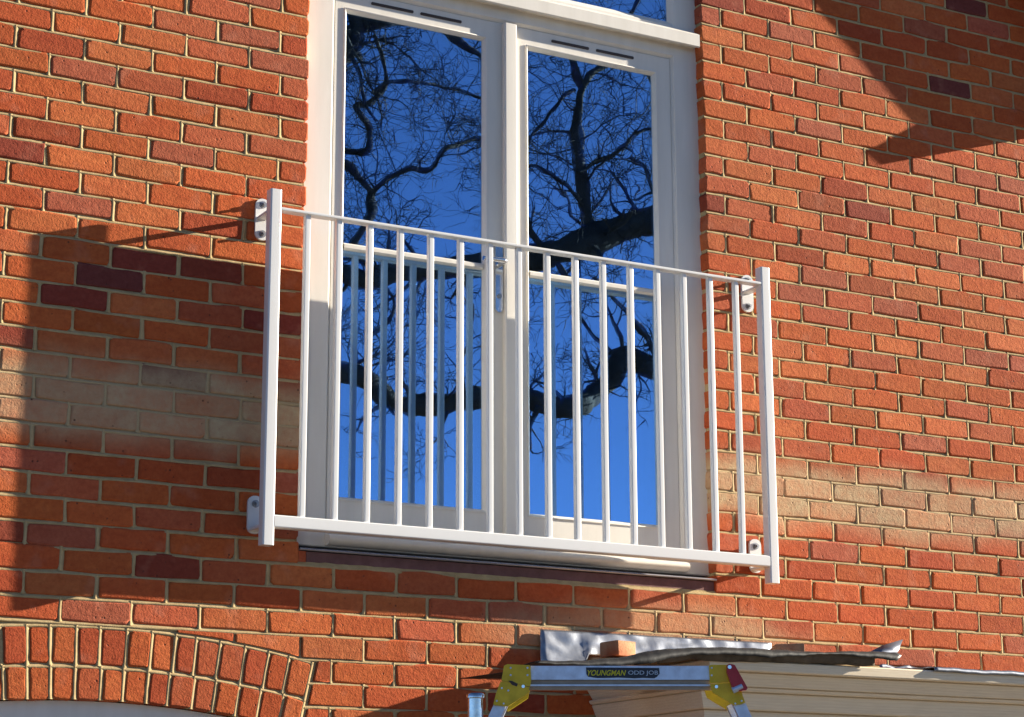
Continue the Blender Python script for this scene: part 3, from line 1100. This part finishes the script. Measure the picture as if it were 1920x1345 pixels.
for i in range(6):
    t = i / 5
    r = []
    for k in range(24):
        x = 2.30 + 0.36 * k / 23
        r.append((x, -0.014 - 0.05 * t * t, -2.098 - 0.03 * t + 0.004 * sin(k * 0.9)))
    rows.append(r)
sheet('lead_offcut', rows, 'lead', 0.003, 'short shiny lead offcut standing against the bricks at the far canopy end', 'lead sheet', 0.02, 8)

# black membrane: lies on the deck, humps up behind the front edge and hangs over it
def poly_at(pl, x):
    for (xa, ya), (xb, yb) in zip(pl[:-1], pl[1:]):
        if x <= xb:
            return ya + (yb - ya) * (x - xa) / (xb - xa)
    return pl[-1][1]
CREST = [(1003, 1241), (1090, 1240), (1180, 1232), (1212, 1222), (1260, 1217), (1330, 1214.5), (1400, 1216), (1450, 1219), (1540, 1224), (1600, 1222), (1682, 1224)]
LIP = [(1003, 1244), (1090, 1248), (1150, 1249), (1225, 1243), (1262, 1233), (1300, 1228), (1380, 1228), (1440, 1233), (1500, 1230), (1560, 1226), (1620, 1232), (1682, 1239)]
UND = [(1225, 1246), (1300, 1236), (1340, 1241), (1450, 1242), (1560, 1245), (1622, 1250), (1700, 1246)]
rows = [[], [], [], [], [], []]
NX = 110
for k in range(NX):
    px = 1003 + (1682 - 1003) * k / (NX - 1)
    wv = 0.9 * sin(px * 0.11) + 0.6 * sin(px * 0.31)
    cr = un(px, poly_at(CREST, px) + 0.5 * wv, -0.775)
    lp = un(px, poly_at(LIP, px) + 0.7 * wv, -0.800)
    rows[0].append((cr.x, -0.30, min(-2.148, cr.z - 0.012)))
    rows[1].append((cr.x, -0.60, cr.z - 0.016))
    rows[2].append((cr.x, -0.74, cr.z - 0.001))
    rows[3].append(tuple(cr))
    rows[4].append((cr.x, -0.797, (cr.z * 0.6 + lp.z * 0.4)))
    rows[5].append(tuple(lp))
sheet('roofing_membrane', rows, 'felt', 0.003, 'black roofing membrane curling over the front edge of the timber canopy', 'membrane', 0.0)
rows = [[], [], []]
for k in range(70):
    px = 1232 + (1640 - 1232) * k / 69
    a = un(px, poly_at(LIP, px) - 3, -0.783); b = un(px, poly_at(UND, px) + 0.6 * sin(px * 0.13), -0.770)
    rows[0].append((a.x, -0.70, a.z - 0.004)); rows[1].append(tuple(a)); rows[2].append(tuple(b))
sheet('felt_underlay', rows, 'underlay', 0.002, 'brown grey felt underlay strip showing beneath the black membrane', 'underlay', 0.0)
# turned-up corner of lead at the membrane's end
a = un(1628, 1224, -0.77); b_ = un(1693, 1199, -0.74); c_ = un(1683, 1223, -0.77); d_ = un(1655, 1228, -0.76)
m = MB()
m.add([tuple(a), tuple(b_), tuple(c_), tuple(d_), ((a.x + b_.x) / 2, -0.735, (a.z + b_.z) / 2 + 0.003)], [(0, 3, 4), (4, 3, 2), (4, 2, 1)])
fl = m.build('lead_flap', 'lead', None, True, 60)
md = fl.modifiers.new('thickness', 'SOLIDIFY'); md.thickness = 0.003
tag(fl, 'grey triangular lead flap turned up at the end of the black membrane', 'lead sheet')
# lead edging along the right part of the front
rows = []
for i in range(5):
    r = []
    for k in range(50):
        x = 1.93 + 0.82 * k / 49
        w = 0.0014 * sin(k * 0.4) + 0.0008 * sin(k * 1.3 + 1)
        pts = [(-0.60, -2.176), (-0.70, -2.184), (-0.768, -2.186 + w), (-0.772, -2.192 + w), (-0.770, -2.200 + w)]
        r.append((x, pts[i][0], pts[i][1]))
    rows.append(r)
sheet('lead_edging', rows, 'lead', 0.003, 'thin wavy lead edging strip along the top of the timber canopy', 'lead sheet')

def loose_brick(px, py, y0, rot, tint, label, seed, l=0.215):
    p = un(px, py, y0)
    r = random.Random(seed)
    h, d = (0.065, 0.1025) if l > 0.2 else (0.052, 0.085)
    bm = bmesh.new()
    bmesh.ops.create_cube(bm, size=1.0)
    bmesh.ops.scale(bm, vec=(l, d, h), verts=bm.verts)
    bmesh.ops.bevel(bm, geom=list(bm.edges), offset=0.006, segments=2, profile=0.6, affect='EDGES')
    for v in bm.verts:
        v.co += Vector((r.uniform(-1, 1), r.uniform(-1, 1), r.uniform(-1, 1))) * 0.0012
    me = bpy.data.meshes.new('loose_brick'); bm.to_mesh(me); bm.free()
    for q in me.polygons: q.use_smooth = True
    me.set_sharp_from_angle(angle=radians(30))
    me.materials.append(MAT['brick'])
    o = bpy.data.objects.new('loose_brick', me); COL.objects.link(o)
    deck = -2.125 - 0.0695 * (-y0 / 0.74)
    o.location = (p.x, y0, deck + h / 2 + 0.003 + ZG)
    o.rotation_euler = (radians(-2), 0, rot)
    o.color = (*tint, 1)
    return tag(o, label, 'brick')
loose_brick(1159, 1221, -0.13, radians(16), (0.34, 0.060, 0.014), 'loose orange half brick weighing down the lead flashing', 5, 0.09)
loose_brick(1474, 1215, -0.24, radians(61), (0.36, 0.070, 0.026), 'loose dark red brick lying at the end of the lead flashing', 6)

# ------------------------------------------------------------------ folding ladder set up as a trestle
RL = 5.45
d0 = (_M @ Vector(((1165 - 960) / FPX, -(1248 - 672.5) / FPX, -1)))
fw = Vector((sin(-ROT[2]), cos(-ROT[2]), 0))           # camera heading on the ground
ri = Vector((fw.y, -fw.x, 0))
ORG = Vector(CAM) + d0 * (RL / d0.dot(fw))
SC = (d0.normalized() * (RL / d0.normalized().dot(fw))).length / FPX * 1.0
depthz = -(_M.transposed() @ (ORG - Vector(CAM))).z
SC = depthz / FPX
CT = 1.0 / cos(radians(5.0))
def L(px, py, q=0.0):
    """photo pixel on the ladder's front plane, pushed q metres back"""
    d = _M @ Vector(((px - 960) / FPX, -(py - 672.5) / FPX, -1))
    t = RL / d.dot(fw)
    return Vector(CAM) + d * t + fw * q
lad = thing('folding_ladder', (ORG.x, ORG.y, -ZG), 'aluminium folding ladder set as a trestle with yellow hinges and red lever', 'ladder')
def lplate(poly, q0, q1, name, mat, parent):
    m = MB()
    a = [L(x, y, q0) for x, y in poly]
    k = q1 - q0
    n = len(a)
    vs = [tuple(p) for p in a] + [tuple(p + fw * k) for p in a]
    fs = [tuple(range(n)), tuple(reversed(range(n, 2 * n)))] + [(i, (i + 1) % n, n + (i + 1) % n, n + i) for i in range(n)]
    m.add(vs, fs)
    return m.build(name, mat, parent, True, 20)
DEP = 0.13
for q, nm in ((0.0, 'front'), (DEP, 'rear')):
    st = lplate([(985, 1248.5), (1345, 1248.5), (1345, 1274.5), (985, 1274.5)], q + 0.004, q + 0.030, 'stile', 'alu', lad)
    if nm == 'rear':
        continue
    # lips of the channel section
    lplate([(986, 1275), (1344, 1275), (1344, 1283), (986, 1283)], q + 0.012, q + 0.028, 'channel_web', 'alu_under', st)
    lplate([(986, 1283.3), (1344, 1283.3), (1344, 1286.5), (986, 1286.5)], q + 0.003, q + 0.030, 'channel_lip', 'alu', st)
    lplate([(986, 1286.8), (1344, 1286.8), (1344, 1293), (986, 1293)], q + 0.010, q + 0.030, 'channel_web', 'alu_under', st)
# rungs between the stiles
for px in (1060, 1165, 1270):
    a = L(px, 1268, 0.030); b = L(px, 1268, 0.030) + fw * (DEP - 0.026)
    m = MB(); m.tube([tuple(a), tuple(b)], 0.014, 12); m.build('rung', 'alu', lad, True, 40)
def disc(px, py, q, r, name, mat, parent, h=0.005):
    a = L(px, py, q); m = MB(); m.tube([tuple(a), tuple(a - fw * h)], [r, r * 0.8], 12); return m.build(name, mat, parent, True, 40)
hl_up = [(945, 1249), (951, 1246), (993, 1248), (995, 1250), (996, 1278), (994, 1288), (940, 1277)]
hl_lo = [(939, 1278.5), (993, 1289), (991, 1300), (979, 1308), (953, 1325), (928, 1323), (925, 1321), (930, 1301)]
hr_up = [(1329, 1249), (1333, 1247), (1375, 1247), (1378, 1256), (1382, 1277), (1366, 1280), (1331, 1282)]
hr_lo = [(1331, 1283.5), (1366, 1281), (1380, 1279), (1389, 1293), (1392, 1305), (1397, 1318), (1390, 1321), (1376, 1323), (1352, 1309), (1336, 1299)]
for q, s in ((0.0, 1), (DEP + 0.034, -1)):
    for up, lo, pts_, big in ((hl_up, hl_lo, [(957.5, 1253), (957.5, 1266.5), (989, 1253), (989, 1266.5), (941, 1291), (953, 1295.5), (931.5, 1315), (944.5, 1320)], (981, 1288)),
                              (hr_up, hr_lo, [(1334, 1253), (1334, 1267), (1378, 1320), (1390, 1315)], (1342.5, 1288.5))):
        hu = lplate(up, q - 0.006, q + 0.003, 'hinge_plate', 'yellow', lad)
        hl = lplate(lo, q - 0.0075, q + 0.002, 'hinge_plate', 'yellow', lad)
        if s > 0:
            for p in pts_:
                disc(p[0], p[1], q - 0.0055 if p[1] < 1275 else q - 0.007, 0.0028, 'rivet', 'alu', hu if p[1] < 1275 else hl, 0.0025)
            disc(big[0], big[1], q - 0.007, 0.0052, 'pivot', 'chrome', hl, 0.005)
# slot in the left hinge
lplate([(953, 1277), (960, 1277.5), (971, 1283), (969, 1288), (960, 1285)], -0.0082, -0.0068, 'hinge_slot', 'dark_vent', lad)
# red release lever
rv = lplate([(1361, 1249), (1366, 1246.5), (1376, 1249), (1400, 1292), (1397, 1296), (1385, 1297.5), (1371, 1290), (1361, 1262)], -0.026, -0.009, 'release_lever', 'red', lad)
disc(1366, 1253, -0.026, 0.006, 'pivot', 'chrome', rv, 0.004)
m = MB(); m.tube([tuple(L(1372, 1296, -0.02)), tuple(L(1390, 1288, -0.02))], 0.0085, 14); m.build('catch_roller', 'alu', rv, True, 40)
# legs: ladder sections leaning out to the ground
def leg(pa, pb, w, q, name='leg'):
    """stile from pixel pa in direction of pixel pb down to the ground"""
    a = L(*pa, q); b = L(*pb, q)
    d = (b - a).normalized()
    t = (-ZG - a.z) / d.z
    e = a + d * t
    side = d.cross(fw).normalized() * (w / 2)
    vs = []
    for p in (a, e):
        for sgn, qq in ((-1, 0.0), (1, 0.0), (1, 0.028), (-1, 0.028)):
            vs.append(tuple(p + side * sgn + fw * qq))
    m = MB(); m.add(vs, [(0, 1, 2, 3), (4, 7, 6, 5), (0, 4, 5, 1), (1, 5, 6, 2), (2, 6, 7, 3), (3, 7, 4, 0)])
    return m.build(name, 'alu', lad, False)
leg((942, 1312), (933, 1332), 0.030, 0.003)
leg((942, 1312), (933, 1332), 0.030, DEP + 0.003)
leg((1383, 1312), (1398, 1345), 0.030, 0.003)
leg((1383, 1312), (1398, 1345), 0.030, DEP + 0.003)
for k in range(1, 6):
    for pa, pb in (((942, 1312), (933, 1332)), ((1383, 1312), (1398, 1345))):
        a = L(*pa, 0.03); d = (L(*pb, 0.03) - a).normalized()
        p = a + d * (0.32 * k)
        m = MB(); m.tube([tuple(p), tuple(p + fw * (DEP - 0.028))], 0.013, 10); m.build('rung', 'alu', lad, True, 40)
# printed sticker
stk = lplate([(1099, 1251.5), (1236, 1252.5), (1237, 1263), (1232, 1269), (1227, 1272), (1205, 1271), (1190, 1272), (1160, 1270.5), (1120, 1271.5), (1103, 1269), (1099.5, 1264)], 0.0028, 0.0042, 'sticker', 'navy', lad)
def text(s, px0, px1, pyb, capx, mat, shear, off):
    cu = bpy.data.curves.new('print', 'FONT')
    cu.body = s; cu.shear = shear; cu.offset = off; cu.size = 1.0
    t = bpy.data.objects.new('print', cu); COL.objects.link(t)
    bpy.context.view_layer.update()
    me = bpy.data.meshes.new_from_object(t.evaluated_get(bpy.context.evaluated_depsgraph_get()))
    bpy.data.objects.remove(t)
    xs = [v.co.x for v in me.vertices]; ys = [v.co.y for v in me.vertices]
    x0, x1, y0, y1 = min(xs), max(xs), min(ys), max(ys)
    org = wloc(stk)
    for v in me.vertices:
        p = L(px0 + (px1 - px0) * (v.co.x - x0) / (x1 - x0), pyb - capx * (v.co.y - y0) / (y1 - y0), 0.0018)
        v.co = Vector((p.x - org.x, p.y - org.y, p.z + ZG - org.z))
    me.materials.clear(); me.materials.append(MAT[mat])
    o = bpy.data.objects.new('lettering', me); COL.objects.link(o); o.parent = stk
    return o
text('YOUNGMAN', 1101.5, 1174, 1267.0, 10.5, 'text_yellow', 0.28, 0.022)
text('ODD JOB', 1178, 1234, 1267.5, 10.0, 'text_pale', 0.0, 0.008)

# ------------------------------------------------------------------ steel tube with a cap
RL_old = RL
pt = thing('steel_pole', (L(891.5, 1345).x, L(891.5, 1345).y, -ZG), 'shiny capped steel tube standing upright beside the ladder hinge', 'pole')
tp = L(891.5, 1309)
m = MB(); m.tube([(tp.x, tp.y, -ZG), (tp.x, tp.y, tp.z)], 0.0192, 28); m.build('tube', 'steel_tube', pt, True, 50)
m = MB(); m.tube([(tp.x, tp.y, tp.z - 0.002), (tp.x, tp.y, tp.z), (tp.x, tp.y, tp.z + 0.008), (tp.x, tp.y, tp.z + 0.0115)], [0.0195, 0.0228, 0.0232, 0.0205], 28); m.build('cap', 'steel_tube', pt, True, 50)

# ------------------------------------------------------------------ the bare tree across the yard, mirrored in the panes
TY = 15.0
GY = 0.065
def mir(px, py, dy=0.0):
    """where a thing mirrored at this pixel really stands, on a plane TY in front of the glass"""
    p = un(px, py, GY + TY + dy)
    return Vector((p.x, GY - TY - dy, p.z))
PXM = (TY + 6.3) / cos(radians(29)) / FPX            # metres per pixel there
tr = random.Random(5)
twv = MB(); limb_parts = []
tree_pts = []
def smooth(pts, k=4):
    out = []
    n = len(pts)
    for i in range(n - 1):
        p0 = pts[max(i - 1, 0)]; p1 = pts[i]; p2 = pts[i + 1]; p3 = pts[min(i + 2, n - 1)]
        for j in range(k):
            t = j / k
            out.append(0.5 * ((2 * p1) + (p2 - p0) * t + (2 * p0 - 5 * p1 + 4 * p2 - p3) * t * t + (3 * p1 - p0 - 3 * p2 + p3) * t ** 3))
    out.append(pts[-1])
    return out
def twig(p, d, ln, r, lev):
    n = 5
    pts = [p]; q = p.copy(); dd = d.normalized()
    for i in range(n):
        dd = (dd + Vector((tr.gauss(0, .24), tr.gauss(0, .16), tr.gauss(0.03, .24)))).normalized()
        q = q + dd * (ln / n); pts.append(q.copy())
    rr = [r * (1 - 0.62 * i / n) for i in range(n + 1)]
    twv.tube(pts, rr, 5 if r > 0.02 else 3, False)
    if lev > 0:
        for i in range(1, n + 1):
            for _ in range(2 if i > 2 else 1):
                if tr.random() < 0.55:
                    ax = (pts[i] - pts[i - 1]).normalized()
                    side = Vector((tr.gauss(0, 1), tr.gauss(0, .7), tr.gauss(0.1, 1)))
                    side = (side - ax * side.dot(ax)).normalized()
                    twig(pts[i], ax * 0.6 + side * 0.8, ln * tr.uniform(.42, .7), max(rr[i] * tr.uniform(.45, .62), 0.0042), lev - 1)
def limb(px, r0, r1, ntw, tl, dy=0.0):
    base = [mir(x, y, dy + tr.uniform(-.15, .15)) for x, y in px]
    pts = smooth(base, 8)
    rr = [(r0 + (r1 - r0) * i / (len(pts) - 1)) * PXM * (1 + 0.30 * mnoise.noise(pts[i] * 3.4) + 0.16 * mnoise.noise(pts[i] * 9.0)) for i in range(len(pts))]
    pts = [p + Vector((mnoise.noise(p * 1.6), 0, mnoise.noise(p * 1.6 + Vector((9, 3, 1))))) * 0.07 for p in pts]
    limb_parts.append(MB().tube(pts, rr, 9))
    for _ in range(int(ntw * 0.92)):
        i = tr.randrange(len(pts) - 1)
        ax = (pts[i + 1] - pts[i]).normalized()
        side = Vector((tr.gauss(0, 1), tr.gauss(0, .6), tr.gauss(0.25, 1)))
        side = (side - ax * side.dot(ax)).normalized()
        twig(pts[i], ax * 0.4 + side, tl * tr.uniform(.5, 1.15), max(0.009, rr[i] * tr.uniform(.12, .30)), 3 if tr.random() < .3 else 2)
    return pts
# low limb, middle limb and the rising stem of the right-hand leaf, then those of the left-hand leaf
limb([(1520, 700), (1400, 610), (1300, 655), (1232, 690), (1172, 668), (1135, 728), (1062, 762), (1000, 752), (900, 745), (805, 762), (742, 752), (690, 716), (640, 702), (560, 690)], 26, 17, 40, 0.75)
limb([(1560, 470), (1420, 330), (1330, 372), (1235, 412), (1150, 440), (1080, 462), (1000, 484), (900, 500), (800, 503), (700, 522), (640, 512), (540, 540)], 44, 15, 46, 0.8)
limb([(1120, 455), (1098, 400), (1086, 300), (1080, 232), (1092, 172), (1132, 122), (1182, 106), (1226, 158), (1250, 230)], 15, 5, 26, 1.3)
limb([(1092, 172), (1066, 96), (1040, 40), (1020, -40)], 7, 4, 10, 1.2)
limb([(1132, 122), (1160, 60), (1195, 10), (1200, -60)], 7, 4, 9, 1.2)
limb([(560, 10), (640, 60), (660, 58), (720, 42), (800, 40), (862, 78), (930, 130)], 22, 5, 18, 1.2, 0.3)
limb([(600, 140), (655, 95), (668, 50), (650, 0)], 16, 12, 8, 1.0, 0.3)
limb([(700, 62), (716, 101), (722, 162), (694, 195), (665, 203), (682, 219), (696, 244), (694, 276), (657, 280), (610, 276)], 5, 7, 14, 1.1)
limb([(660, 470), (694, 402), (698, 365), (718, 341), (771, 317), (812, 317), (836, 280), (860, 268), (905, 264), (960, 300)], 8, 3.5, 20, 1.2)
limb([(700, 180), (720, 166), (771, 158), (844, 170), (905, 183), (960, 180)], 4, 2.5, 12, 1.1)
limb([(600, 300), (652, 305), (680, 330), (700, 350)], 10, 5, 6, 0.9)
limb([(960, 330), (1010, 250), (1040, 200), (1078, 170)], 3, 4, 10, 1.1)
limb([(1086, 320), (1150, 290), (1200, 250), (1260, 240)], 5, 3, 12, 1.1)
limb([(1090, 380), (1040, 330), (990, 310), (940, 330)], 5, 3, 12, 1.1)
limb([(1232, 690), (1200, 610), (1150, 560), (1110, 520)], 7, 3, 9, 0.9)
limb([(690, 716), (700, 640), (730, 580), (720, 540)], 5, 3, 9, 0.9)
limb([(870, 745), (865, 680), (890, 620), (885, 570)], 5, 3, 8, 0.9)
# the trunk that carries the limbs stands to the right of the mirrored view
base = mir(1545, 900)
t0 = mir(1520, 700); t1 = mir(1560, 470); t2 = mir(1560, 100)
tree = thing('bare_tree', (base.x + 0.2, base.y, -ZG), 'large leafless tree with crooked limbs seen mirrored in the window panes', 'tree')
tm = MB()
tp_ = smooth([Vector((base.x + 0.2, base.y, -ZG)), Vector((base.x + 0.1, base.y, -ZG + 2)), t0, t1, t2, t2 + Vector((0.6, 0, 3.0))], 6)
tm.tube(tp_, [0.46 - 0.36 * i / (len(tp_) - 1) for i in range(len(tp_))], 14)
tm.build('trunk', 'bark', tree, True, 60)
# limbs on the left reach back to the trunk over the top
hub = t2 + Vector((0.3, 0, 1.0))
for tgt, r in ((mir(560, 10, .3), 22), (mir(1020, -40), 5), (mir(1200, -60), 5), (mir(650, 0, .3), 12)):
    mid_ = (hub + tgt) / 2 + Vector((0, 0, 1.6))
    ps = smooth([hub, mid_, tgt], 8)
    limb_parts.append(MB().tube(ps, [0.16 + (r * PXM - 0.16) * i / (len(ps) - 1) for i in range(len(ps))], 9))
for lp_ in limb_parts:
    lp_.build('limb', 'bark', tree, True, 60, False)
tw = twv.build('twigs', 'bark', tree, False, flipfix=False)
tw['kind'] = 'stuff'
print('bricks', len(bricks), 'in view', len(order), 'twig faces', len(twv.f))
